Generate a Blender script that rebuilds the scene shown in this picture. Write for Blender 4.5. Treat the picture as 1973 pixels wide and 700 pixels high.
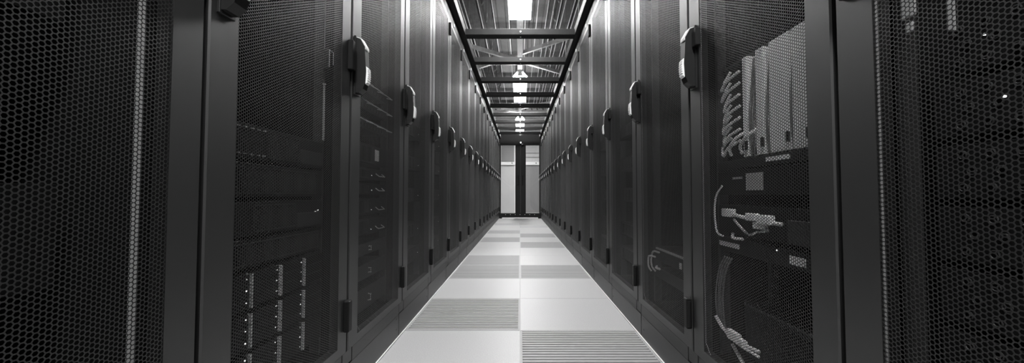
import bpy, bmesh, math, random
import numpy as np

for o in list(bpy.data.objects):
    bpy.data.objects.remove(o, do_unlink=True)
scene = bpy.context.scene
C = scene.collection
R = math.radians
random.seed(7)

# ------------------------------------------------------------------ camera
F_PX, W_PX = 725.0, 1973.0
cam_d = bpy.data.cameras.new('camera')
cam_d.sensor_fit = 'HORIZONTAL'
cam_d.sensor_width = 36.0
cam_d.lens = F_PX / W_PX * 36.0
cam_d.shift_x = -15.5 / W_PX
cam_d.clip_start = 0.01
cam_d.clip_end = 100
cam = bpy.data.objects.new('camera', cam_d)
C.objects.link(cam)
cam.location = (0, 0, 0.708)
cam.rotation_euler = (R(90) + math.atan(24.3 / F_PX), 0, 0)
scene.camera = cam

# ------------------------------------------------------------------ world, exposure
world = bpy.data.worlds.new('world')
scene.world = world
world.use_nodes = True
bg = world.node_tree.nodes['Background']
bg.inputs[0].default_value = (1, 1, 1, 1)
bg.inputs[1].default_value = 0.02
vs = scene.view_settings
vs.view_transform = 'Standard'
vs.look = 'None'
vs.gamma = 1.0
vs.use_curve_mapping = False
vs.exposure = 0.0
LAMP_STRENGTH = 105.0

# ------------------------------------------------------------------ dimensions
XD = 0.588            # door plane, half aisle
XF = 0.604            # floor edge / plinth plane
G0 = 0.697            # first rack joint ahead of the camera
PITCH = 0.6
Y_START = G0 - PITCH
N_RACK = 18
Y_END = Y_START + N_RACK * PITCH      # 10.897
DOOR_Z0, DOOR_Z1 = 0.172, 2.18
ROOF_Z = 2.338        # underside of the aisle roof beams
GLASS_Z = 2.40
HALL_X, HALL_Y0, HALL_Y1, HALL_Z = 4.6, -4.0, 14.6, 4.05

# ------------------------------------------------------------------ materials
def nodes_of(name):
    m = bpy.data.materials.new(name)
    m.use_nodes = True
    nt = m.node_tree
    return m, nt, nt.nodes, nt.links, nt.nodes['Principled BSDF']

def g4(v):
    return (v, v, v, 1)

def mat(name, v, rough=0.5, metal=0.0, spec=0.5, noise=0.0, nscale=300.0, bump=0.0, bscale=900.0):
    m, nt, N, L, b = nodes_of(name)
    b.inputs['Base Color'].default_value = g4(v)
    b.inputs['Roughness'].default_value = rough
    b.inputs['Metallic'].default_value = metal
    b.inputs['Specular IOR Level'].default_value = spec
    tc = N.new('ShaderNodeTexCoord')
    if noise > 0:
        nz = N.new('ShaderNodeTexNoise')
        nz.inputs['Scale'].default_value = nscale
        nz.inputs['Detail'].default_value = 3
        L.new(tc.outputs['Object'], nz.inputs['Vector'])
        cr = N.new('ShaderNodeValToRGB')
        cr.color_ramp.elements[0].position = 0.3
        cr.color_ramp.elements[1].position = 0.7
        cr.color_ramp.elements[0].color = g4(v * (1 - noise))
        cr.color_ramp.elements[1].color = g4(min(1, v * (1 + noise)))
        L.new(nz.outputs['Fac'], cr.inputs['Fac'])
        L.new(cr.outputs['Color'], b.inputs['Base Color'])
    if bump > 0:
        nb = N.new('ShaderNodeTexNoise')
        nb.inputs['Scale'].default_value = bscale
        L.new(tc.outputs['Object'], nb.inputs['Vector'])
        bp = N.new('ShaderNodeBump')
        bp.inputs['Strength'].default_value = bump
        bp.inputs['Distance'].default_value = 0.001
        L.new(nb.outputs['Fac'], bp.inputs['Height'])
        L.new(bp.outputs['Normal'], b.inputs['Normal'])
    return m

def emit(name, v, s):
    m, nt, N, L, b = nodes_of(name)
    b.inputs['Base Color'].default_value = g4(0.8)
    b.inputs['Emission Color'].default_value = g4(v)
    b.inputs['Emission Strength'].default_value = s
    return m

def glass_mat(name, ior=1.5, tint=0.96):
    m = bpy.data.materials.new(name)
    m.use_nodes = True
    nt = m.node_tree
    N, L = nt.nodes, nt.links
    N.remove(N['Principled BSDF'])
    out = N['Material Output']
    geo = N.new('ShaderNodeNewGeometry')
    ml = N.new('ShaderNodeMath'); ml.operation = 'MULTIPLY_ADD'
    ml.inputs[1].default_value = 1 / ior - ior
    ml.inputs[2].default_value = ior
    L.new(geo.outputs['Backfacing'], ml.inputs[0])
    fr = N.new('ShaderNodeFresnel')
    L.new(ml.outputs[0], fr.inputs['IOR'])
    tr = N.new('ShaderNodeBsdfTransparent'); tr.inputs[0].default_value = g4(tint)
    gl = N.new('ShaderNodeBsdfGlossy'); gl.inputs['Roughness'].default_value = 0.0
    gl.inputs['Color'].default_value = g4(1)
    mx = N.new('ShaderNodeMixShader')
    L.new(fr.outputs[0], mx.inputs[0])
    L.new(tr.outputs[0], mx.inputs[1])
    L.new(gl.outputs[0], mx.inputs[2])
    L.new(mx.outputs[0], out.inputs['Surface'])
    return m

M = {
    'coat': mat('black_powder_coat', 0.004, 0.47, 0, 1.0, 0.10, 500, 0.08, 2600),
    'mesh': mat('perforated_steel', 0.010, 0.50, 0, 0.55),
    'inside': mat('rack_interior', 0.006, 0.8, 0, 0.1),
    'fascia': mat('fascia_coat', 0.018, 0.65, 0, 0.15, 0.1, 300),
    'plinth': mat('plinth_coat', 0.025, 0.5, 0, 0.8, 0.08, 400, 0.08, 2600),
    'black': mat('black_plastic', 0.010, 0.42, 0, 0.35),
    'hinge': mat('hinge_black', 0.006, 0.5, 0, 0.2),
    'pad': mat('pale_grip', 0.85, 0.5),
    'cap': mat('handle_cap', 0.6, 0.4),
    'seal': mat('pale_seal', 0.30, 0.5),
    'zinc': mat('zinc_rail', 0.5, 0.45, 0.0),
    'rail': mat('dark_rail', 0.025, 0.5),
    'tile': mat('floor_laminate', 0.32, 0.42, 0, 0.4, 0.12, 220),
    'tile_edge': mat('tile_edge_trim', 0.30, 0.5),
    'vent': mat('vent_tile_metal', 0.25, 0.5, 0.0, 0.4),
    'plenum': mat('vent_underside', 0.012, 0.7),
    'slab': mat('floor_slab', 0.35, 0.6, 0, 0.5, 0.1, 40),
    'strip': mat('floor_edge_strip', 0.6, 0.4),
    'roofmetal': mat('roof_frame_black', 0.014, 0.6, 0, 0.15, 0.08, 300),
    'bolt': mat('bright_bolt', 0.75, 0.3, 0.8),
    'glass': glass_mat('roof_glass'),
    'dglass': glass_mat('door_glass', 1.45, 0.93),
    'deck': mat('roof_deck', 0.03, 0.7, 0.0, 0.1, 0.35, 9),
    'rib': mat('roof_deck_rib', 0.36, 0.5, 0.0, 0.5, 0.25, 12),
    'brace': mat('steel_brace', 0.35, 0.5, 0, 0.5, 0.15, 20),
    'white': mat('white_enamel', 0.75, 0.45),
    'wall': mat('hall_wall', 0.42, 0.7, 0, 0.4, 0.05, 6),
    'wall_end': mat('end_wall', 0.50, 0.6, 0, 0.4, 0.04, 3),
    'panelgrey': mat('grey_panel', 0.20, 0.5),
    'sealgrey': mat('dull_grey_edge', 0.12, 0.6),
    'lowerpanel': mat('lower_wall_panel', 0.22, 0.5, 0, 0.4, 0.04, 3),
    'doorblack': mat('door_frame_black', 0.010, 0.5, 0, 0.25),
    'lamp': emit('lamp_diffuser', 1.0, LAMP_STRENGTH),
    'led': emit('led_white', 1.0, 1.0),
    'beacon': emit('beacon_white', 1.0, 6.0),
    'face': mat('equipment_face', 0.016, 0.5, 0, 0.2, 0.1, 200),
    'face2': mat('equipment_face_grey', 0.040, 0.5, 0, 0.2, 0.08, 200),
    'facedark': mat('equipment_face_dark', 0.007, 0.6, 0, 0.15),
    'grille': mat('equipment_grille', 0.032, 0.5, 0, 0.2),
    'blade': mat('blade_panel', 0.82, 0.4, 0, 0.5, 0.05, 60),
    'cablew': mat('pale_cable', 0.75, 0.5),
    'cableg': mat('grey_cable', 0.14, 0.5),
    'label': mat('paper_label', 0.85, 0.7, 0, 0.3, 0.25, 350),
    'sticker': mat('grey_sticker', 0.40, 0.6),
    'metal': mat('bare_bracket', 0.55, 0.35, 0.4),
}

# ------------------------------------------------------------------ mesh helper
class MB:
    def __init__(s):
        s.v, s.f = [], []
    def add(s, vs, fs):
        n = len(s.v)
        s.v += [tuple(p) for p in vs]
        s.f += [tuple(i + n for i in q) for q in fs]
        return s
    def box(s, x0, x1, y0, y1, z0, z1, bev=0.0):
        if bev <= 0:
            s.add([(x, y, z) for z in (z0, z1) for y in (y0, y1) for x in (x0, x1)],
                  [(0, 2, 3, 1), (4, 5, 7, 6), (0, 1, 5, 4), (2, 6, 7, 3), (0, 4, 6, 2), (1, 3, 7, 5)])
            return s
        bm = bmesh.new()
        bmesh.ops.create_cube(bm, size=1)
        for v in bm.verts:
            v.co = ((x0 + x1) / 2 + v.co.x * (x1 - x0), (y0 + y1) / 2 + v.co.y * (y1 - y0), (z0 + z1) / 2 + v.co.z * (z1 - z0))
        bmesh.ops.bevel(bm, geom=list(bm.edges), offset=bev, segments=1, affect='EDGES')
        bm.verts.index_update()
        s.add([tuple(v.co) for v in bm.verts], [tuple(v.index for v in f.verts) for f in bm.faces])
        bm.free()
        return s
    def prism(s, poly, a0, a1, axis='x'):
        # poly: list of 2D points; extruded along axis between a0 and a1
        n = len(poly)
        def P(a, p):
            if axis == 'x': return (a, p[0], p[1])
            if axis == 'y': return (p[0], a, p[1])
            return (p[0], p[1], a)
        vs = [P(a0, p) for p in poly] + [P(a1, p) for p in poly]
        fs = [tuple(range(n)), tuple(range(2 * n - 1, n - 1, -1))]
        fs += [(i, n + i, n + (i + 1) % n, (i + 1) % n) for i in range(n)]
        return s.add(vs, fs)
    def tube(s, pts, r, n=8):
        pts = [np.array(p, float) for p in pts]
        rings = []
        up = np.array((0.13, 0.27, 0.95))
        for i, p in enumerate(pts):
            t = pts[min(i + 1, len(pts) - 1)] - pts[max(i - 1, 0)]
            t = t / (np.linalg.norm(t) + 1e-9)
            a = np.cross(t, up)
            if np.linalg.norm(a) < 0.1: a = np.cross(t, np.array((1.0, 0, 0)))
            a /= np.linalg.norm(a); b = np.cross(t, a)
            rings.append([p + r * (math.cos(k * 2 * math.pi / n) * a + math.sin(k * 2 * math.pi / n) * b) for k in range(n)])
        vs = [q for rg in rings for q in rg]
        fs = [(i * n + k, i * n + (k + 1) % n, (i + 1) * n + (k + 1) % n, (i + 1) * n + k) for i in range(len(pts) - 1) for k in range(n)]
        fs += [tuple(range(n - 1, -1, -1)), tuple(range((len(pts) - 1) * n, len(pts) * n))]
        return s.add(vs, fs)
    def cyl(s, c, r, h, axis='y', n=12):
        c = np.array(c, float)
        d = {'x': (1, 0, 0), 'y': (0, 1, 0), 'z': (0, 0, 1)}[axis]
        d = np.array(d, float)
        return s.tube([c, c + d * h], r, n)
    def shift(s, dx, dy, dz):
        s.v = [(a + dx, b + dy, c + dz) for a, b, c in s.v]
        return s
    def mesh(s, name, m, smooth=False):
        me = bpy.data.meshes.new(name)
        me.from_pydata(s.v, [], s.f)
        bm = bmesh.new(); bm.from_mesh(me)
        bmesh.ops.recalc_face_normals(bm, faces=bm.faces)
        bm.to_mesh(me); bm.free()
        me.materials.append(M[m])
        if smooth:
            for p in me.polygons: p.use_smooth = True
        me.update()
        return me
    def build(s, name, m, parent=None, smooth=False):
        return link(name, s.mesh(name, m, smooth), parent)

def link(name, me, parent=None, loc=None):
    o = bpy.data.objects.new(name, me)
    C.objects.link(o)
    if parent is not None: o.parent = parent
    if loc is not None: o.location = loc
    return o

def thing(name, label, cat, loc=(0, 0, 0), rz=0.0, group=None):
    o = bpy.data.objects.new(name, None)
    o.empty_display_size = 0.1
    C.objects.link(o)
    o.location = loc
    o.rotation_euler = (0, 0, rz)
    return tag(o, label, cat, group)

def tag(o, label, cat, group=None):
    o['label'] = label
    o['category'] = cat
    if group: o['group'] = group
    return o

def struct(o, label, cat):
    tag(o, label, cat)
    o['kind'] = 'structure'
    return o

def spline(pts, n=8):
    P = [np.array(p, float) for p in pts]
    P = [2 * P[0] - P[1]] + P + [2 * P[-1] - P[-2]]
    out = []
    for i in range(1, len(P) - 2):
        for k in range(n):
            t = k / n
            out.append(0.5 * ((2 * P[i]) + (-P[i - 1] + P[i + 1]) * t + (2 * P[i - 1] - 5 * P[i] + 4 * P[i + 1] - P[i + 2]) * t * t
                              + (-P[i - 1] + 3 * P[i] - 3 * P[i + 1] + P[i + 2]) * t ** 3))
    out.append(P[-2])
    return out

# ------------------------------------------------------------------ floor
EDGE_Y = Y_END + 0.22
fl = MB()
fl.box(-HALL_X, -0.606, HALL_Y0, HALL_Y1, -0.30, 0.0)
fl.box(0.606, HALL_X, HALL_Y0, HALL_Y1, -0.30, 0.0)
fl.box(-0.606, 0.606, EDGE_Y, HALL_Y1, -0.30, 0.0)
fl.box(-0.606, 0.606, HALL_Y0, -0.4265, -0.30, 0.0)
fl.box(-0.606, 0.606, -0.4265, EDGE_Y, -0.30, -0.08)
floor = struct(fl.build('floor', 'slab'), 'pale raised floor of square tiles running down the aisle', 'floor')

T = 0.6
tile_me = MB().box(-0.2985, 0.2985, -0.2985, 0.2985, -0.035, 0.0, 0.0012).mesh('floor_tile', 'tile')
half_me = MB().box(-0.2985, 0.2985, -0.2985, 0.0, -0.035, 0.0, 0.0012).mesh('floor_tile', 'tile')
rim = MB()
for a in ((-0.2985, 0.2985, -0.2985, -0.284), (-0.2985, 0.2985, 0.284, 0.2985)):
    rim.box(a[0], a[1], a[2], a[3], -0.035, 0.0, 0.001)
rim.box(-0.2985, -0.289, -0.284, 0.284, -0.035, 0.0)
rim.box(0.289, 0.2985, -0.284, 0.284, -0.035, 0.0)
for xx in (-0.15, 0.0, 0.15):
    rim.box(xx - 0.004, xx + 0.004, -0.284, 0.284, -0.035, -0.02)
rim_me = rim.mesh('vent_tile', 'vent')
NS = 21
SP = 0.568 / NS
slat_me = MB().box(-0.289, 0.289, -SP * 0.29, SP * 0.29, -0.020, -0.0005, 0.001).mesh('slat', 'vent')
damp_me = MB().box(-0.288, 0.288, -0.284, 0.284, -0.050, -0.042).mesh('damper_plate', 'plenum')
TY0 = 1.977
VENTS = {(0, 1), (1, -1), (3, -1), (3, 1), (4, -1), (6, 1), (7, -1), (8, 1), (9, -1), (11, 1), (12, -1)}
pedestal = MB()
for r in range(-3, 16):
    yc = TY0 + T * (r - 0.5)
    for sd in (-1, 1):
        xc = sd * 0.3
        if yc + 0.3 > EDGE_Y + 0.001:
            continue
        if (r, sd) in VENTS:
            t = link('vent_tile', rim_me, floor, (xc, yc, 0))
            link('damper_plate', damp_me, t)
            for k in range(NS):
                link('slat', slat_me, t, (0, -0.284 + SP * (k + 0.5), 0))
        else:
            link('floor_tile', tile_me, floor, (xc, yc, 0))
last = TY0 + T * 15
# the row cut at the end doors
ylast = max(TY0 + T * r for r in range(-3, 16) if TY0 + T * r <= EDGE_Y + 0.001)
for sd in (-1, 1):
    m = MB().box(sd * 0.3 - 0.2985, sd * 0.3 + 0.2985, ylast + 0.0015, EDGE_Y, -0.035, 0.0, 0.0012)
    m.build('floor_tile', 'tile', floor)
for sd in (-1, 1):
    a, b = sorted((sd * 0.5985, sd * 0.6045))
    MB().box(a, b, Y_START, EDGE_Y, 0.0, 0.004, 0.001).build('edge_strip', 'strip', floor)
MB().box(-0.0035, 0.0035, -0.42, EDGE_Y, -0.02, -0.0015).build('joint_strip', 'tile_edge', floor)

# ------------------------------------------------------------------ hall shell
def wall(name, b, m, label):
    return struct(MB().box(*b).build(name, m), label, 'wall')
wall('wall_left', (-HALL_X - 0.2, -HALL_X, HALL_Y0, HALL_Y1, 0, HALL_Z), 'wall', 'plain grey hall wall behind the rack row with drive arrays')
wall('wall_right', (HALL_X, HALL_X + 0.2, HALL_Y0, HALL_Y1, 0, HALL_Z), 'wall', 'plain grey hall wall behind the rack row with white blades')
wall('wall_front', (-HALL_X, HALL_X, HALL_Y0 - 0.2, HALL_Y0, 0, HALL_Z), 'wall', 'plain grey hall wall at the open aisle entrance')
we = wall('wall_back', (-HALL_X, HALL_X, HALL_Y1, HALL_Y1 + 0.2, 0, HALL_Z), 'wall_end', 'light grey wall seen through the glazed end doors')
# what shows on the end wall through the glazed doors
k = HALL_Y1
MB().box(-0.72, -0.24, k - 0.03, k, 1.98, 2.66, 0.004).build('grey_panel', 'panelgrey', we)
MB().box(-0.22, -0.17, k - 0.05, k, 0.0, 2.75, 0.004).build('white_post', 'white', we)
dk = MB().box(-1.2, -0.05, k - 0.09, k - 0.03, 1.83, 1.95, 0.006).build('cable_duct', 'white', we)
MB().cyl((-0.31, k - 0.11, 1.905), 0.022, 0.02).build('socket', 'black', dk)
dk2 = MB().box(0.18, 1.2, k - 0.09, k, 1.83, 1.95, 0.006).build('cable_duct', 'white', we)
MB().cyl((0.62, k - 0.11, 1.905), 0.022, 0.02).build('socket', 'black', dk2)
MB().box(0.05, 1.3, k - 0.012, k, 0.0, 1.825).build('lower_panel', 'lowerpanel', we)
for z in (2.13, 2.29):
    MB().box(0.1, 1.3, k - 0.03, k, z, z + 0.025).build('panel_rail', 'panelgrey', we)
for x in (0.52, 0.66):
    MB().box(x, x + 0.012, k - 0.015, k, 0.0, 1.83).build('panel_joint', 'panelgrey', we)

ceiling = struct(MB().box(-HALL_X, HALL_X, HALL_Y0, HALL_Y1, HALL_Z, HALL_Z + 0.1).build('ceiling', 'deck'),
                 'ribbed metal roof deck of the hall above the glass', 'ceiling')
ribv = MB().prism([(-0.05, 0.0), (-0.03, -0.06), (0.03, -0.06), (0.05, 0.0)], HALL_Y0 + 0.02, HALL_Y1 - 0.02, 'y').mesh('deck_rib', 'deck')
lipv = MB().box(-0.007, 0.007, HALL_Y0 + 0.02, HALL_Y1 - 0.02, -0.075, -0.061).mesh('deck_seam', 'rib')
for i in range(-9, 10):
    x = i * 0.235 + random.uniform(-0.03, 0.03)
    rb = link('deck_rib', ribv, ceiling, (x, 0, HALL_Z))
    if random.random() < 0.75:
        link('deck_seam', lipv, rb, (random.choice((-0.02, 0.02)), 0, 0))
    if random.random() < 0.4:
        link('deck_seam', lipv, rb, (0.11 + random.uniform(-0.02, 0.02), 0, 0.06))
def brace(cy, z):
    for (x0, y0, x1, y1) in ((-1.1, cy - 0.86, 0.95, cy + 0.86), (0.95, cy - 0.98, -1.1, cy + 0.86)):
        dx, dy = x1 - x0, y1 - y0
        ln = math.hypot(dx, dy)
        o = MB().box(0, ln, -0.022, 0.022, -0.03, 0.03).build('brace', 'brace', ceiling)
        o.location = (x0, y0, z); o.rotation_euler = (0, 0, math.atan2(dy, dx))
        z += 0.061
    o = MB().box(-1.2, 1.2, cy + 0.23, cy + 0.29, z - 0.12, z - 0.08).build('brace', 'brace', ceiling)
    for sx in (-1.08, 0.93):
        for sy in (-0.84, 0.84):
            MB().cyl((sx, cy + sy, z - 0.06), 0.006, HALL_Z - z + 0.06, 'z', 8).build('hanger_rod', 'brace', ceiling)
brace(6.72, 3.14)
brace(11.0, 3.14)
brace(2.44, 3.14)

# ------------------------------------------------------------------ strip lamps
trunk = thing('lighting_trunk', 'white lighting trunk running along the aisle above the glass roof', 'trunking', (0, 0, 2.995))
MB().box(-0.044, 0.044, -3.0, 14.2, 0, 0.06, 0.004).build('channel', 'white', trunk)
for y in (-2.0, 1.0, 2.0, 4.9, 6.2, 9.6, 10.6, 13.8):
    MB().cyl((0, y, 0.06), 0.006, HALL_Z - 3.055, 'z', 8).build('hanger_rod', 'brace', trunk)
def lamp(y0, y1, label):
    t = thing('strip_lamp', label, 'lamp', (0, (y0 + y1) / 2, 2.875), 0, 'strip lamps above the glass roof')
    hl = (y1 - y0) / 2
    MB().prism([(-0.05, 0.12), (0.05, 0.12), (0.065, 0.082), (-0.065, 0.082)], -hl, hl, 'y').build('housing', 'white', t)
    MB().prism([(-0.064, 0.080), (0.064, 0.080), (0.132, 0.0), (-0.132, 0.0)], -hl + 0.015, hl - 0.015, 'y').build('diffuser', 'lamp', t)
    for s in (-1, 1):
        MB().prism([(-0.030, 0.085), (0.030, 0.085), (0.05, 0.012), (-0.05, 0.012)], s * hl - 0.014, s * hl + 0.014, 'y').build('end_cap', 'white', t)
lamp(-1.55, 0.45, 'added unseen strip lamp above the open aisle entrance')  # added out of view, to brighten the handle grips and blade panels
lamp(2.6, 4.62, 'glowing strip lamp above the glass, next after the entrance lamp')
lamp(6.85, 8.82, 'glowing strip lamp above the glass, midway along the white trunk')
lamp(10.8, 12.95, 'glowing strip lamp beyond the aisle roof, nearest the light end wall')

# ------------------------------------------------------------------ aisle roof
roof = thing('aisle_roof', 'black framed glass roof spanning the aisle between the rack rows', 'roof', (0, 0, ROOF_Z))
BP, BY = 0.7925, 3.79
for sd in (-1, 1):
    a, b = sorted((sd * 0.558, sd * 0.64))
    MB().box(a, b, Y_START, Y_END, 0.0, 0.085, 0.003).build('side_rail', 'roofmetal', roof)
beam_me = MB().box(-0.5575, 0.5575, 0, 0.11, 0.0, 0.06, 0.002).mesh('cross_beam', 'roofmetal')
pane_len = BP - 0.11
pane_me = MB().box(-0.557, 0.557, -0.03, pane_len + 0.03, 0.063, 0.069).mesh('glass_pane', 'glass')
bolt_me = MB().cyl((0, 0, -0.006), 0.007, 0.007, 'z', 10).mesh('bolt', 'bolt')
bolt2_me = MB().cyl((0, -0.006, 0), 0.007, 0.007, 'y', 10).mesh('bolt', 'bolt')
for kk in range(-5, 10):
    y = BY + BP * kk
    if y < Y_START or y > Y_END - 0.1: continue
    bm_ = link('cross_beam', beam_me, roof, (0, y, 0))
    link('bolt', bolt_me, bm_, (0.005, 0.055, 0))
    link('bolt', bolt2_me, bm_, (0.005, 0, 0.030))
    if y + BP < Y_END:
        link('glass_pane', pane_me, roof, (0, y + 0.11, 0))
y = BY + BP * 8 + 0.11
y_first = min(BY + BP * kk for kk in range(-5, 10) if BY + BP * kk >= Y_START)
MB().box(-0.557, 0.557, Y_START + 0.001, y_first - 0.001, 0.063, 0.069).build('glass_pane', 'glass', roof)

# ------------------------------------------------------------------ end doors
ye = Y_END + 0.03
dd = thing('glazed_double_door', 'black framed double door with tall glass panes closing the aisle end', 'door', (0, ye, 0))
hd = MB().box(-0.63, 0.63, 0.0, 0.09, 2.135, 2.45, 0.003).build('header', 'doorblack', dd)
MB().box(-0.63, 0.63, -0.005, 0.095, 0.028, 0.152, 0.003).build('bottom_rail', 'doorblack', dd)
for sd in (-1, 1):
    a, b = sorted((sd * 0.56, sd * 0.63))
    MB().box(a, b, 0.0, 0.09, 0.152, 2.135).build('jamb', 'doorblack', dd)
    MB().box(sd * 0.575 - 0.05, sd * 0.575 + 0.05, -0.002, 0.09, 0.0, 0.028).build('foot', 'doorblack', dd)
    xa, xb = sorted((0.015 + sd * 0.0005, 0.015 + sd * 0.152))
    st = MB().box(xa, xb, 0.01, 0.08, 0.152, 2.135, 0.004).build('stile', 'doorblack', dd)
    ga, gb = sorted((0.015 + sd * 0.152, sd * 0.56))
    MB().box(ga, gb, 0.04, 0.048, 0.152, 2.135).build('glass_pane', 'dglass', dd)
    xh = 0.015 + sd * 0.06
    hb = MB()
    for z in (0.99, 1.225):
        hb.box(xh - 0.05 if sd < 0 else xh - 0.02, xh + 0.02 if sd < 0 else xh + 0.05, -0.03, 0.01, z - 0.012, z + 0.012, 0.002)
    hb.tube([(xh, -0.03, 0.96), (xh, -0.03, 1.255)], 0.011, 10)
    hb.build('pull_handle', 'hinge', dd)
for i in range(7):
    MB().cyl((-0.42 + i * 0.14, -0.011, 0.115), 0.008, 0.007).build('bolt', 'bolt', dd)
dm = thing('dome_camera', 'small dark dome camera on the black header of the end doors', 'camera', (0.075, ye - 0.001, 2.13))
MB().cyl((0, -0.02, 0), 0.055, 0.02, 'y', 20).build('mount_ring', 'hinge', dm)
bm = bmesh.new(); bmesh.ops.create_uvsphere(bm, u_segments=16, v_segments=8, radius=0.045)
for v in bm.verts:
    v.co.y = -0.02 - abs(v.co.y) if v.co.y < 0 else -0.02
me = bpy.data.meshes.new('dome'); bm.to_mesh(me); bm.free(); me.materials.append(M['black']); link('dome', me, dm)
sl = thing('status_light', 'small white status light on the black header of the end doors', 'light', (0.022, ye - 0.001, 2.21))
MB().box(-0.03, 0.03, -0.014, 0, -0.03, 0.03, 0.003).build('housing', 'hinge', sl)
MB().cyl((0, -0.02, 0), 0.018, 0.006, 'y', 14).build('lens', 'beacon', sl)
sn = thing('smoke_detector', 'small white detector fixed under the last roof beam', 'detector', (0.005, BY + BP * 8 + 0.055, ROOF_Z - 0.001))
MB().cyl((0, 0, -0.03), 0.035, 0.03, 'z', 16).build('housing', 'white', sn)
MB().cyl((0, 0, -0.042), 0.018, 0.012, 'z', 12).build('sensor_head', 'cap', sn)

# ------------------------------------------------------------------ rack meshes (shared by all racks)
DW0, DW1 = 0.0052, 0.5948
MX0, MX1 = 0.078, 0.532           # mesh opening
MZ0, MZ1 = 0.205, 2.145
DT = 0.028                        # door thickness; front face at y = 0
def hex_panel():
    p = 0.0071
    R0, r1 = p / math.sqrt(3), 0.0056 / math.sqrt(3)
    th = 0.00045
    cx = p * math.sqrt(3) / 2
    nx = int((MX1 - MX0) / cx) + 2
    nz = int((MZ1 - MZ0) / p) + 2
    I, J = np.meshgrid(np.arange(nx), np.arange(nz), indexing='ij')
    X = (MX0 + I * cx).ravel(); Z = (MZ0 + (J + 0.5 * (I % 2)) * p).ravel()
    X = np.clip(X, MX0 - 0.004, MX1 + 0.008)
    n = len(X)
    ang = np.arange(6) * math.pi / 3
    ca, sa = np.cos(ang), np.sin(ang)
    V = np.zeros((n, 18, 3))
    for off, rr, yy in ((0, R0, 0.0), (6, r1, 0.0), (12, r1, th)):
        V[:, off:off + 6, 0] = X[:, None] + rr * ca
        V[:, off:off + 6, 2] = Z[:, None] + rr * sa
        V[:, off:off + 6, 1] = yy + 0.0012
    q = []
    for k in range(6):
        a = (k + 1) % 6
        q.append((k, a, 6 + a, 6 + k))
        q.append((6 + k, 6 + a, 12 + a, 12 + k))
    q = np.array(q)
    Fc = (np.arange(n)[:, None, None] * 18 + q[None]).reshape(-1)
    me = bpy.data.meshes.new('mesh_panel')
    nf = n * 12
    me.vertices.add(n * 18)
    me.vertices.foreach_set('co', V.reshape(-1))
    me.loops.add(nf * 4)
    me.loops.foreach_set('vertex_index', Fc.astype(np.int32))
    me.polygons.add(nf)
    me.polygons.foreach_set('loop_start', np.arange(0, nf * 4, 4, dtype=np.int32))
    me.update(calc_edges=True)
    me.shade_flat()
    me.materials.append(M['mesh'])
    return me
PANEL = hex_panel()

def frame(x0, x1, z0, z1, ox0, ox1, oz0, oz1, y0, y1, c):
    # door leaf with an opening: front chamfered outer edge, returns round the opening
    v, f = [], []
    def ring(a0, a1, b0, b1, y):
        i = len(v)
        v.extend([(a0, y, b0), (a1, y, b0), (a1, y, b1), (a0, y, b1)])
        return i
    r = [ring(x0, x1, z0, z1, y1), ring(x0, x1, z0, z1, y0 + c), ring(x0 + c, x1 - c, z0 + c, z1 - c, y0),
         ring(ox0, ox1, oz0, oz1, y0), ring(ox0, ox1, oz0, oz1, y1)]
    for a, b in zip(r, r[1:] + r[:1]):
        for k in range(4):
            q = (k + 1) % 4
            f.append((a + k, a + q, b + q, b + k))
    return MB().add(v, f)
DOOR = frame(DW0, DW1, DOOR_Z0, DOOR_Z1, MX0, MX1, MZ0, MZ1, 0.0, DT, 0.003).mesh('door', 'coat')
hg = MB()
hg.box(0.570, 0.5955, -0.018, 0.001, -0.052, 0.052, 0.003)
hg.cyl((0.5975, -0.010, -0.044), 0.006, 0.088, 'z', 10)
HINGE = hg.mesh('hinge', 'hinge')
sl_ = MB()
sl_.box(MX0 + 0.0012, MX0 + 0.0034, 0.0035, 0.0060, MZ0 + 0.03, MZ1 - 0.03)
sl_.add([(MX0 + 0.0012, 0.0035, MZ0 + 0.03), (MX0 + 0.0034, 0.0035, MZ0 + 0.03), (MX0 + 0.032, 0.0035, MZ0 + 0.002), (MX0 + 0.030, 0.0035, MZ0 + 0.002),
         (MX0 + 0.0012, 0.0060, MZ0 + 0.03), (MX0 + 0.0034, 0.0060, MZ0 + 0.03), (MX0 + 0.032, 0.0060, MZ0 + 0.002), (MX0 + 0.030, 0.0060, MZ0 + 0.002)],
        [(0, 1, 2, 3), (7, 6, 5, 4), (0, 4, 5, 1), (1, 5, 6, 2), (2, 6, 7, 3), (3, 7, 4, 0)])
SEAL = sl_.mesh('door_seal', 'seal')
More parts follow.
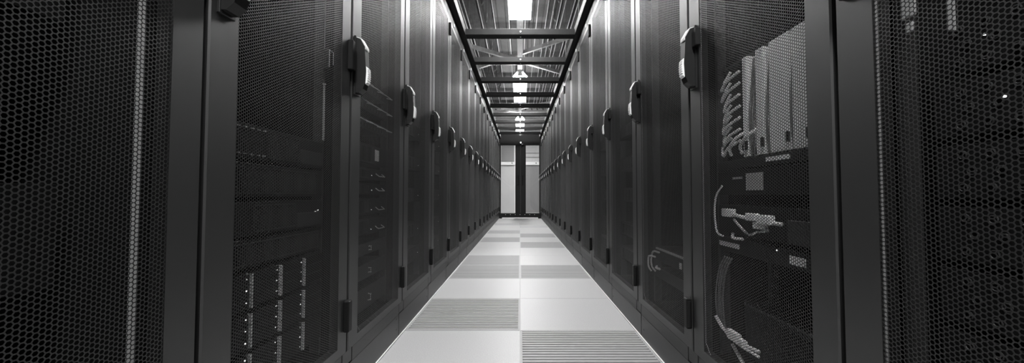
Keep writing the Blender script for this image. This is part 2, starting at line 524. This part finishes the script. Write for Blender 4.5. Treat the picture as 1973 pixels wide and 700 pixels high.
# cabinet shell: sides, back, top and bottom, open at the front
RD = 1.0
y0, y1 = DT + 0.003, RD
SIDE = MB().box(0.0, 0.013, y0, y1, 0.158, 2.33).mesh('side_panel', 'inside')
BACK = MB().box(0.017, 0.583, y1 - 0.02, y1, 0.181, 2.189).mesh('back_panel', 'inside')
LID = MB().box(0.017, 0.583, y0, y1, 2.19, 2.33).mesh('roof_panel', 'inside')
BASE = MB().box(0.017, 0.583, y0, y1, 0.161, 0.18).mesh('base_panel', 'inside')
TOP = MB().box(0.0035, 0.5965, 0.020, 0.030, DOOR_Z1 + 0.004, 2.332, 0.002).mesh('top_panel', 'fascia')
CLIP = MB().box(0.29, 0.31, 0.012, 0.0205, 2.235, 2.265, 0.002).mesh('clip', 'zinc')
YP = XF - XD
def plinth_mesh(near):
    m = MB()
    s0, s1 = (0.004, 0.074) if near else (0.526, 0.596)
    z1, z0, zb = 0.160, 0.001, 0.112
    # L-shaped front panel, leaving room for the corner plate
    a0, a1 = (s1 + 0.003, 0.596) if near else (0.004, s0 - 0.003)
    m.box(0.004, 0.596, YP, YP + 0.6, z0, zb - 0.003, 0.001)
    m.box(a0, a1, YP, YP + 0.6, zb - 0.003, z1, 0.001)
    m.box(min(s0, a0), max(s1, a1), YP + 0.006, YP + 0.6, zb - 0.004, z1 - 0.002)
    c = MB().box(s0, s1, YP + 0.001, YP + 0.01, zb, z1, 0.0015)
    sc = MB().cyl((0.565 if near else 0.035, YP - 0.0015, 0.045), 0.004, 0.003)
    return m.mesh('plinth', 'plinth'), c.mesh('corner_plate', 'plinth'), sc.mesh('screw', 'plinth')
PL = {-1: plinth_mesh(True), 1: plinth_mesh(False)}
# swing handle
hx0, hx1 = 0.024, 0.058
hz = 1.165
prof = [(0.0, -0.097), (-0.016, -0.097), (-0.031, -0.083), (-0.039, -0.058), (-0.041, -0.02), (-0.038, 0.03), (-0.036, 0.068), (-0.020, 0.096), (-0.006, 0.101), (0.0, 0.101)]
hm = MB().prism(prof, hx0, hx1, 'x')
hm.box(hx0 - 0.004, hx1 + 0.004, -0.006, 0.0005, -0.104, 0.107, 0.001)
HANDLE = hm.mesh('handle', 'black')
gp = MB()
gp.prism([(-0.0385, -0.066), (-0.0435, -0.060), (-0.0465, -0.035), (-0.0455, -0.008), (-0.0400, -0.002)], hx0 + 0.004, hx1 - 0.004, 'x')
for q in range(7):
    z = -0.058 + q * 0.008
    yb = -0.0440 - 0.0022 * math.sin(math.pi * q / 6)
    gp.box(hx0 + 0.006, hx1 - 0.006, yb - 0.0022, yb + 0.001, z - 0.0018, z + 0.0018)
PAD = gp.mesh('grip_pad', 'pad')
CAP = MB().prism([(-0.0364, 0.058), (-0.0390, 0.060), (-0.0388, 0.0692), (-0.0218, 0.0988), (-0.0060, 0.1040), (-0.0060, 0.1012), (-0.0200, 0.0964), (-0.0361, 0.0680)], hx0 + 0.002, hx1 - 0.002, 'x').mesh('top_cap', 'cap')
LOCK = MB().box(hx1 + 0.0045, hx1 + 0.030, -0.016, 0.0005, 0.030, 0.088, 0.002).mesh('lock_housing', 'black')
RAILN = {'dark': 'rail', 'zinc': 'zinc'}
def rail_mesh(m):
    out = []
    for x0, x1 in ((0.052, 0.066), (0.537, 0.548)):
        r_ = MB().box(x0, x1, 0.064, 0.067, 0.19, 2.17)
        if m != 'zinc':
            xo = x0 if x0 < 0.3 else x1 - 0.002
            r_.box(xo, xo + 0.002, 0.067, 0.10, 0.19, 2.17)
        out.append(r_.mesh('mounting_rail', m))
    return out
RAILS = {'dark': rail_mesh('rail'), 'zinc': rail_mesh('zinc')}

ORD = ['first', 'second', 'third', 'fourth', 'fifth', 'sixth', 'seventh', 'eighth', 'ninth', 'tenth', 'eleventh', 'twelfth',
       'thirteenth', 'fourteenth', 'fifteenth', 'sixteenth', 'seventeenth', 'eighteenth']
ROW = {-1: 'the drive array row', 1: 'the pale blade row'}

def rack_frame(side, i):
    ys = Y_START + PITCH * i
    if side < 0:
        return (-XD, ys, 0), R(90)
    return (XD, ys + PITCH, 0), R(-90)

def make_rack(side, i):
    loc, rz = rack_frame(side, i)
    t = thing('server_rack', 'black perforated server rack, %s from the end doors in %s' % (ORD[N_RACK - 1 - i], ROW[side]),
              'server rack', loc, rz, 'server racks along the aisle')
    link('side_panel', SIDE, t, (0.003, 0, 0))
    link('side_panel', SIDE, t, (0.584, 0, 0))
    link('back_panel', BACK, t)
    link('roof_panel', LID, t)
    link('base_panel', BASE, t)
    tp = link('top_panel', TOP, t)
    link('clip', CLIP, tp)
    d = link('door', DOOR, t)
    link('mesh_panel', PANEL, d)
    link('door_seal', SEAL, d)
    for z in (0.298, 1.185, 2.08):
        link('hinge', HINGE, d, (0, 0, z))
    h = link('handle', HANDLE, t, (0, 0, hz))
    link('grip_pad', PAD, h)
    link('top_cap', CAP, h)
    link('lock_housing', LOCK, h)
    p, c, s = PL[side]
    pl = link('plinth', p, t)
    link('corner_plate', c, pl)
    link('screw', s, pl)
    link('screw', s, pl, (0, 0, 0.05))
    kind = 'zinc' if (side, i) in ((-1, 0),) else 'dark'
    for k_, me in enumerate(RAILS[kind]):
        link('mounting_rail', RAILS['dark'][0] if k_ == 0 else me, t)
    return t
for side in (-1, 1):
    for i in range(N_RACK):
        make_rack(side, i)

# ------------------------------------------------------------------ equipment behind the doors
FY = 0.066            # mounting plane behind the door front
def place(side, i, lx, ly, lz):
    (bx, by, bz), rz = rack_frame(side, i)
    c, s = math.cos(rz), math.sin(rz)
    return (bx + c * lx - s * ly, by + s * lx + c * ly, lz), rz

def unit(side, i, name, label, cat, z0, group=None, fy=FY):
    loc, rz = place(side, i, 0.3, fy, z0)
    return thing(name, label, cat, loc, rz, group)

def chassis(t, h, depth=0.62, face='face', ears=True):
    MB().box(-0.215, 0.215, 0.006, depth, 0.001, h - 0.001).build('chassis', 'facedark', t)
    w = 0.2405
    f = MB().box(-w, w, -0.003, 0.005, 0.001, h - 0.001, 0.001)
    return f.build('faceplate', face, t)

def leds(fp, pts, s=0.0022):
    for x, z in pts:
        MB().cyl((x, -0.0055, z), s, 0.003, 'y', 8).build('led', 'led', fp)

def grille(fp, x0, x1, z0, z1, step=0.0075, m='grille'):
    g = MB()
    x = x0
    while x < x1:
        g.box(x, x + step * 0.45, -0.008, -0.003, z0, z1)
        x += step
    g.box(x0, x1, -0.0085, -0.003, z0 - 0.003, z0)
    g.box(x0, x1, -0.0085, -0.003, z1, z1 + 0.003)
    return g.build('grille', m, fp)

def bracket(fp, x, z, w=0.03, d=0.03):
    b = MB().tube([(x, -0.002, z), (x, -d, z - 0.012), (x + w, -d, z - 0.012), (x + w, -0.004, z)], 0.0022, 6)
    return b.build('pull_loop', 'metal', fp)

# --- rack with the drive arrays
S, I = -1, 1
def grille_server(side, i, z0, h, label, ledpts=(), gx=(-0.05, 0.11), smooth=None, dots=False, face='face'):
    t = unit(side, i, 'rack_server', label, 'server', z0)
    fp = chassis(t, h, face=face)
    grille(fp, gx[0], gx[1], 0.012, h - 0.012)
    if smooth:
        MB().box(smooth[0], smooth[1], -0.010, -0.003, 0.006, h * 0.55, 0.001).build('cover_panel', 'face2', fp)
    if dots:
        for z in (0.012, h - 0.010):
            for q in range(9):
                MB().box(-0.225 + q * 0.022, -0.216 + q * 0.022, -0.006, -0.003, z - 0.0015, z + 0.0015).build('vent_slot', 'metal', fp)
    leds(fp, ledpts)
    return t
grille_server(S, I, 0.792, 0.086, 'black rack server with dotted bezel strips, uppermost behind the drive array door', [(0.225, 0.028), (0.13, 0.045)], (-0.03, 0.10), (0.105, 0.225), True)
grille_server(S, I, 0.700, 0.084, 'black rack server with full-width grille, directly below the dotted bezel server', [], (-0.23, 0.20))
grille_server(S, I, 0.606, 0.084, 'black rack server with smooth right cover, second below the dotted bezel server', [(0.215, 0.05), (0.20, 0.046)], (-0.08, 0.09), (0.095, 0.225))
grille_server(S, I, 0.530, 0.070, 'low black rack server resting right above the drive arrays', [], (-0.23, 0.22))
def drive_array(side, i, z0, h, label):
    t = unit(side, i, 'drive_array', label, 'drive array', z0, 'drive arrays in one rack')
    chassis(t, h)
    for cidx in range(4):
        for r in range(3):
            x0 = -0.208 + cidx * 0.1095
            dz = (h - 0.010) / 3
            za = 0.005 + r * dz
            d = MB().box(x0 + 0.010, x0 + 0.108, -0.014, -0.004, za + 0.001, za + dz - 0.001, 0.001).build('drive_carrier', 'facedark', t)
            MB().box(x0 + 0.001, x0 + 0.007, -0.019, -0.004, za + 0.0008, za + dz - 0.0012, 0.0005).build('release_lever', 'metal', d)
            MB().cyl((x0 - 0.011, -0.0155, za + dz * 0.6), 0.0018, 0.003, 'y', 6).build('led', 'led', d)
drive_array(S, I, 0.432, 0.0925, 'black drive array with pale release levers, topmost of its stack of three')
drive_array(S, I, 0.338, 0.0925, 'black drive array with pale release levers, middle of its stack of three')
drive_array(S, I, 0.244, 0.0925, 'black drive array with pale release levers, lowest of its stack of three')
t = unit(S, I, 'door_switch', 'small pale bracket switch on the mounting rail above the drive arrays', 'switch', 1.125, None, 0.05)
MB().box(0.234, 0.246, -0.004, 0.012, 0, 0.066, 0.001).build('back_plate', 'rail', t)
MB().tube([(0.236, -0.006, 0.005), (0.236, -0.006, 0.062), (0.262, -0.006, 0.062), (0.262, -0.006, 0.020)], 0.0016, 6).build('wire_loop', 'metal', t)

t = unit(S, I, 'lit_rail_strip', 'thin pale upright bar standing in for light on the rail above the dotted bezel server', 'bar', 0.885, None, 0.060)  # pale bar paints the lit stretch of the dark mounting rail
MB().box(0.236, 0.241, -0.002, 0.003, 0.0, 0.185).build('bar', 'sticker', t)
MB().box(0.234, 0.243, -0.003, 0.004, 0.185, 0.19).build('lit_rail_end', 'sticker', t)

# --- next rack along: patch panels, labelled unit and pale blanking faces
I = 2
for n_, (z0, txt) in enumerate(((1.145, 'topmost'), (1.065, 'middle'), (0.985, 'lowest'))):
    t = unit(S, I, 'patch_panel', 'black patch panel with angled wire guides, %s of three behind one door' % txt, 'patch panel', z0, 'patch panels with wire guides')
    fp = chassis(t, 0.044, 0.12)
    for x in (-0.10, 0.02, 0.14):
        MB().tube([(x, -0.004, 0.036), (x + 0.012, -0.030, 0.022), (x + 0.085, -0.030, 0.022), (x + 0.085, -0.004, 0.030)], 0.0022, 6).build('wire_guide', 'metal', fp)
    ports = MB()
    for q in range(12):
        ports.box(-0.20 + q * 0.033, -0.184 + q * 0.033, -0.005, -0.003, 0.008, 0.020)
    ports.build('port_row', 'face2', fp)
t = unit(S, I, 'rack_server', 'black rack server with square pale sticker below the patch panels', 'server', 0.835)
fp = chassis(t, 0.088)
grille(fp, -0.22, 0.06, 0.012, 0.076)
MB().box(0.085, 0.13, -0.005, -0.003, 0.022, 0.072).build('sticker', 'label', fp)
zs = [(0.770, 0.050, 'first'), (0.705, 0.050, 'second'), (0.620, 0.070, 'third'), (0.535, 0.070, 'fourth')]
for z0, h, nm in zs:
    t = unit(S, I, 'rack_server', 'black rack server with wire pull loop, %s below the stickered server' % nm, 'server', z0)
    fp = chassis(t, h)
    grille(fp, -0.22, 0.02, 0.010, h - 0.010)
    bracket(fp, 0.10, 0.030, 0.07, 0.018)
    leds(fp, [(0.05, 0.020)], 0.0018)
for z0, h, nm in ((0.452, 0.050, 'first'), (0.352, 0.062, 'second'), (0.225, 0.088, 'third')):
    t = unit(S, I, 'storage_unit', 'plain grey-faced storage unit, %s below the servers with pull loops' % nm, 'storage unit', z0)
    fp = chassis(t, h, face='face2')
    MB().tube([(0.03, -0.003, h * 0.35), (0.03, -0.014, h * 0.35), (0.03, -0.014, h * 0.65), (0.03, -0.003, h * 0.65)], 0.003, 6).build('latch', 'metal', fp)
    leds(fp, [(-0.12, 0.02)], 0.0018)

# --- rack with the white blade chassis
S, I = 1, 1
t = unit(S, I, 'blade_chassis', 'open blade chassis with tall pale upright blade panels', 'blade chassis', 0.785)
MB().box(-0.215, 0.215, 0.03, 0.60, 0.0, 0.335).build('chassis', 'facedark', t)
MB().box(-0.2405, 0.2405, -0.003, 0.03, 0.0, 0.026, 0.001).build('lower_lip', 'face', t)
MB().box(-0.2405, 0.2405, 0.02, 0.03, 0.325, 0.335, 0.001).build('upper_lip', 'face', t)
for x0, x1 in ((0.202, 0.224), (0.264, 0.297), (0.320, 0.392), (0.402, 0.458), (0.464, 0.530)):
    b = MB().box(x0 - 0.3, x1 - 0.3, -0.002, 0.03, 0.030, 0.322, 0.002).build('blade', 'blade', t)
    MB().box(x1 - 0.304, x1 - 0.3, -0.010, -0.002, 0.05, 0.075).build('ejector', 'black', b)
MB().box(0.006, 0.092, -0.005, -0.003, 0.009, 0.020).build('label_strip', 'label', t)
for q, x in enumerate((0.235, 0.247, 0.308, 0.397)):
    c = MB().tube(spline([(x - 0.3, 0.005, 0.036), (x - 0.296, -0.004, 0.12), (x - 0.302, 0.004, 0.20), (x - 0.298, 0.012, 0.31)]), 0.003, 6).build('blade_lead', 'cableg', t)
def cable(side, i, pts, r, label, m='cablew', group=None, plugs=(), name='network_cable'):
    loc, rz = place(side, i, *pts[0])
    t = thing(name, label, 'cable', loc, rz, group)
    q0 = pts[0]
    P = [(p[0] - q0[0], p[1] - q0[1], p[2] - q0[2]) for p in pts]
    MB().tube(spline(P), r, 8).build('sheath', m, t, True)
    for (x0, x1, y0, y1, z0, z1) in plugs:
        MB().box(x0 - q0[0], x1 - q0[0], y0 - q0[1], y1 - q0[1], z0 - q0[2], z1 - q0[2], 0.002).build('plug', 'label', t)
    return t
rng = random.Random(3)
for q in range(7):
    z0 = 0.835 + q * 0.034
    x = 0.125 + rng.uniform(-0.01, 0.01)
    cable(S, I, [(0.205, 0.055, z0 + 0.03), (0.165, 0.040, z0 + 0.01), (x + 0.02, 0.040, z0 - 0.01), (x + 0.004 * q, 0.050, z0 + 0.02), (0.15, 0.060, z0 + 0.045)],
          0.0042, 'pale cable loop beside the tall blade panels, %s up from the chassis foot' % ORD[q], 'cablew', 'cables beside the blades')
for q in range(2):
    x = 0.175 + q * 0.055
    cable(S, I, [(x, 0.044, 0.822), (x + 0.006, 0.036, 0.846), (x + 0.038, 0.038, 0.870), (x + 0.05, 0.055, 0.884)], 0.0045,
          'short pale cable at the foot of the blades, %s from the cable loops' % ORD[q], 'cablew', 'short cables under the blades')
t = unit(S, I, 'rack_switch', 'dark rack switch with square grey sticker below the blade chassis', 'switch', 0.705)
fp = chassis(t, 0.075, face='facedark')
MB().box(-0.085, -0.010, -0.005, -0.003, 0.014, 0.062).build('sticker', 'sticker', fp)
MB().box(-0.150, -0.105, -0.006, -0.003, 0.048, 0.054).build('label_strip', 'sticker', fp)
leds(fp, [(0.19, 0.035), (0.206, 0.033)], 0.0016)
t = unit(S, I, 'power_strip_shelf', 'dark shelf of plug sockets below the stickered switch', 'shelf', 0.585)
fp = chassis(t, 0.090, 0.55, 'facedark')
MB().box(0.09, 0.235, -0.012, -0.003, 0.004, 0.060, 0.001).build('cover_panel', 'face2', fp)
cable(S, I, [(0.135, 0.055, 0.648), (0.17, 0.04, 0.650), (0.23, 0.038, 0.644), (0.30, 0.038, 0.640), (0.36, 0.040, 0.636), (0.384, 0.046, 0.634)], 0.005,
      'pale cable with white tags strung across the dark socket shelf', 'cablew', None,
      [(0.135, 0.185, 0.032, 0.05, 0.640, 0.664), (0.258, 0.302, 0.030, 0.046, 0.636, 0.656), (0.308, 0.36, 0.030, 0.047, 0.630, 0.654), (0.285, 0.33, 0.034, 0.048, 0.616, 0.633)])
cable(S, I, [(0.16, 0.056, 0.632), (0.19, 0.056, 0.614), (0.235, 0.055, 0.594), (0.27, 0.055, 0.604), (0.315, 0.056, 0.612)], 0.0032,
      'thin pale cable sagging below the white tags', 'cablew')
cable(S, I, [(0.15, 0.058, 0.588), (0.19, 0.036, 0.580), (0.24, 0.034, 0.582)], 0.004, 'short pale cable end lying on the labelled shelf', 'cablew')
cable(S, I, [(0.12, 0.045, 0.735), (0.10, 0.035, 0.70), (0.093, 0.034, 0.645), (0.10, 0.036, 0.59), (0.112, 0.05, 0.575)], 0.0028,
      'thin pale cable hanging in a bow beside the socket shelf', 'cablew')
t = unit(S, I, 'rack_shelf', 'dark rack shelf with two white label strips below the plug sockets', 'shelf', 0.528)
fp = chassis(t, 0.046, 0.55, 'face')
MB().box(-0.232, -0.125, -0.006, -0.003, 0.016, 0.030).build('label_strip', 'label', fp)
MB().box(0.085, 0.135, -0.006, -0.003, 0.012, 0.032).build('label_strip', 'label', fp)
leds(fp, [(0.04, 0.038)], 0.0018)
for q in range(4):
    x = 0.090 + q * 0.0125
    cable(S, I, [(x + 0.03, 0.05, 0.515), (x + 0.012, 0.040, 0.47), (x - 0.006 + 0.003 * (q % 2), 0.038, 0.39), (x, 0.040, 0.31), (x + 0.012, 0.045, 0.285)], 0.0028,
          'grey cable hanging in the empty bay, %s from the rack side' % ORD[q], 'cableg', 'cables in the empty bay')
t = unit(S, I, 'cable_post', 'slim grey upright post at the back of the empty bay', 'post', 0.378, None, 0.16)
MB().box(-0.15, -0.13, 0.0, 0.02, 0.0, 0.145).build('post', 'face2', t)
MB().box(-0.155, -0.125, -0.005, 0.025, -0.012, 0.0).build('foot', 'face2', t)
t = unit(S, I, 'rack_server', 'wide grey rack server set back in the bay below the label strips', 'server', 0.195, None, 0.14)
SB_H = 0.17
MB().box(-0.215, 0.215, 0.004, 0.60, 0.0, SB_H, 0.002).build('chassis', 'face2', t)
fp = MB().box(-0.23, 0.23, -0.003, 0.003, 0.0, SB_H, 0.001).build('faceplate', 'face2', t)
MB().box(-0.225, 0.225, -0.008, -0.003, SB_H - 0.012, SB_H - 0.004).build('edge_strip', 'sealgrey', fp)
grille(fp, -0.05, 0.20, 0.020, 0.135)
cable(S, I, [(0.10, 0.028, 0.325), (0.14, 0.028, 0.302), (0.19, 0.028, 0.294), (0.25, 0.028, 0.294), (0.31, 0.030, 0.300)], 0.0048,
      'pale cable with one tag curving along the bottom of the empty bay', 'cablew', None, [(0.17, 0.225, 0.022, 0.036, 0.284, 0.312), (0.228, 0.256, 0.022, 0.034, 0.290, 0.306)])
cable(S, I, [(0.12, 0.048, 0.282), (0.15, 0.046, 0.276), (0.20, 0.046, 0.272), (0.28, 0.048, 0.274)], 0.004,
      'pale cable running under the tagged cable in the empty bay', 'cablew')
cable(S, I, [(0.17, 0.040, 0.264), (0.22, 0.036, 0.240), (0.27, 0.034, 0.214), (0.33, 0.036, 0.212), (0.42, 0.045, 0.222)], 0.0048,
      'pale cable with a wide white tag at the very bottom of the bay', 'cablew', None, [(0.275, 0.345, 0.030, 0.048, 0.200, 0.232)])

# --- rack beyond it: loops of cable over a shelf
I = 2
t = unit(S, I, 'rack_server', 'dark rack server with pale top edge beside the looped cables', 'server', 0.395)
fp = chassis(t, 0.066, face='face')
MB().box(-0.2, 0.235, -0.010, -0.003, 0.054, 0.062).build('edge_strip', 'sticker', fp)
MB().box(0.06, 0.075, -0.008, -0.003, 0.010, 0.034).build('label_strip', 'label', fp)
t = unit(S, I, 'rack_shelf', 'dark vented shelf under the server with looped cables', 'shelf', 0.315)
fp = chassis(t, 0.046, face='face2')
for q in range(2):
    cable(S, I, [(0.16, 0.05 - q * 0.018, 0.440 - q * 0.02), (0.115, 0.040 - q * 0.018, 0.438 - q * 0.02), (0.085 + q * 0.012, 0.040 - q * 0.018, 0.405), (0.09 + q * 0.01, 0.040 - q * 0.018, 0.365), (0.11, 0.05 - q * 0.018, 0.345)], 0.0042,
          'pale cable loop by the dark shelf, %s one' % ('wider outer', 'tighter inner')[q], 'cablew', 'looped cables by the shelf')
cable(S, I, [(0.13, 0.05, 0.372), (0.16, 0.036, 0.370), (0.20, 0.038, 0.372)], 0.005, 'short pale cable end sticking out under the loops', 'cablew')

# --- nearest rack of that row: dark units with round ports
I = 0
t = unit(S, I, 'rail_bracket', 'pale metal bracket on the rail above the round-port units', 'bracket', 0.998, None, 0.05)
MB().box(-0.222, -0.200, -0.002, 0.002, 0.0, 0.16, 0.001).build('upright_plate', 'sticker', t)
MB().box(-0.214, -0.202, -0.004, 0.000, -0.026, -0.010, 0.001).build('tab', 'sticker', t)
t = unit(S, I, 'cable_post', 'slim grey upright rod behind the pale rail bracket', 'post', 0.96, None, 0.075)
MB().box(-0.178, -0.172, 0.0, 0.006, 0.0, 0.10).build('rod', 'sticker', t)
zz = [0.90, 0.80, 0.70, 0.60, 0.50, 0.40, 0.30, 0.20]
for n_, z0 in enumerate(zz):
    t = unit(S, I, 'port_unit', 'dark rack unit with round ports, %s from the top in its stack of eight' % ORD[n_], 'rack unit', z0, 'rack units with round ports', 0.12)
    fp = chassis(t, 0.088, 0.5, 'facedark')
    ring = MB()
    for q in range(12):
        for r in range(3):
            x = -0.20 + q * 0.036 + (0.012 if r % 2 else 0)
            z = 0.018 + r * 0.026
            pts = [(x + 0.006 * math.cos(a * math.pi / 5), -0.0045, z + 0.006 * math.sin(a * math.pi / 5)) for a in range(11)]
            ring.tube(pts, 0.0012, 5)
    ring.build('port_ring', 'face2', fp)
    if n_ in (1, 3, 5, 0):
        leds(fp, [(-0.165 + 0.02 * n_, 0.050)], 0.0018)
# --- nearest rack of the other row: dark blanking units
S = -1
for n_, z0 in enumerate((0.25, 0.55, 1.0)):
    t = unit(S, 0, 'blanking_unit', 'plain dark blanking unit, %s from the floor beside the bright zinc rail' % ORD[n_], 'rack unit', z0, None, 0.2)
    chassis(t, 0.176, 0.5, 'facedark')

# --- fainter servers in the racks further along
for S in (-1, 1):
    for I in (3, 4):
        for n_, z0 in enumerate((0.30, 0.45, 0.66, 0.85, 1.05)):
            t = unit(S, I, 'rack_server', 'dark server, %s up in the %s rack from the end doors, %s' % (ORD[n_], ORD[N_RACK - 1 - I], ROW[S][4:]),
                     'server', z0)
            fp = chassis(t, 0.086)
            grille(fp, -0.2, 0.1, 0.012, 0.074)
            leds(fp, [(0.2, 0.04)], 0.0018)
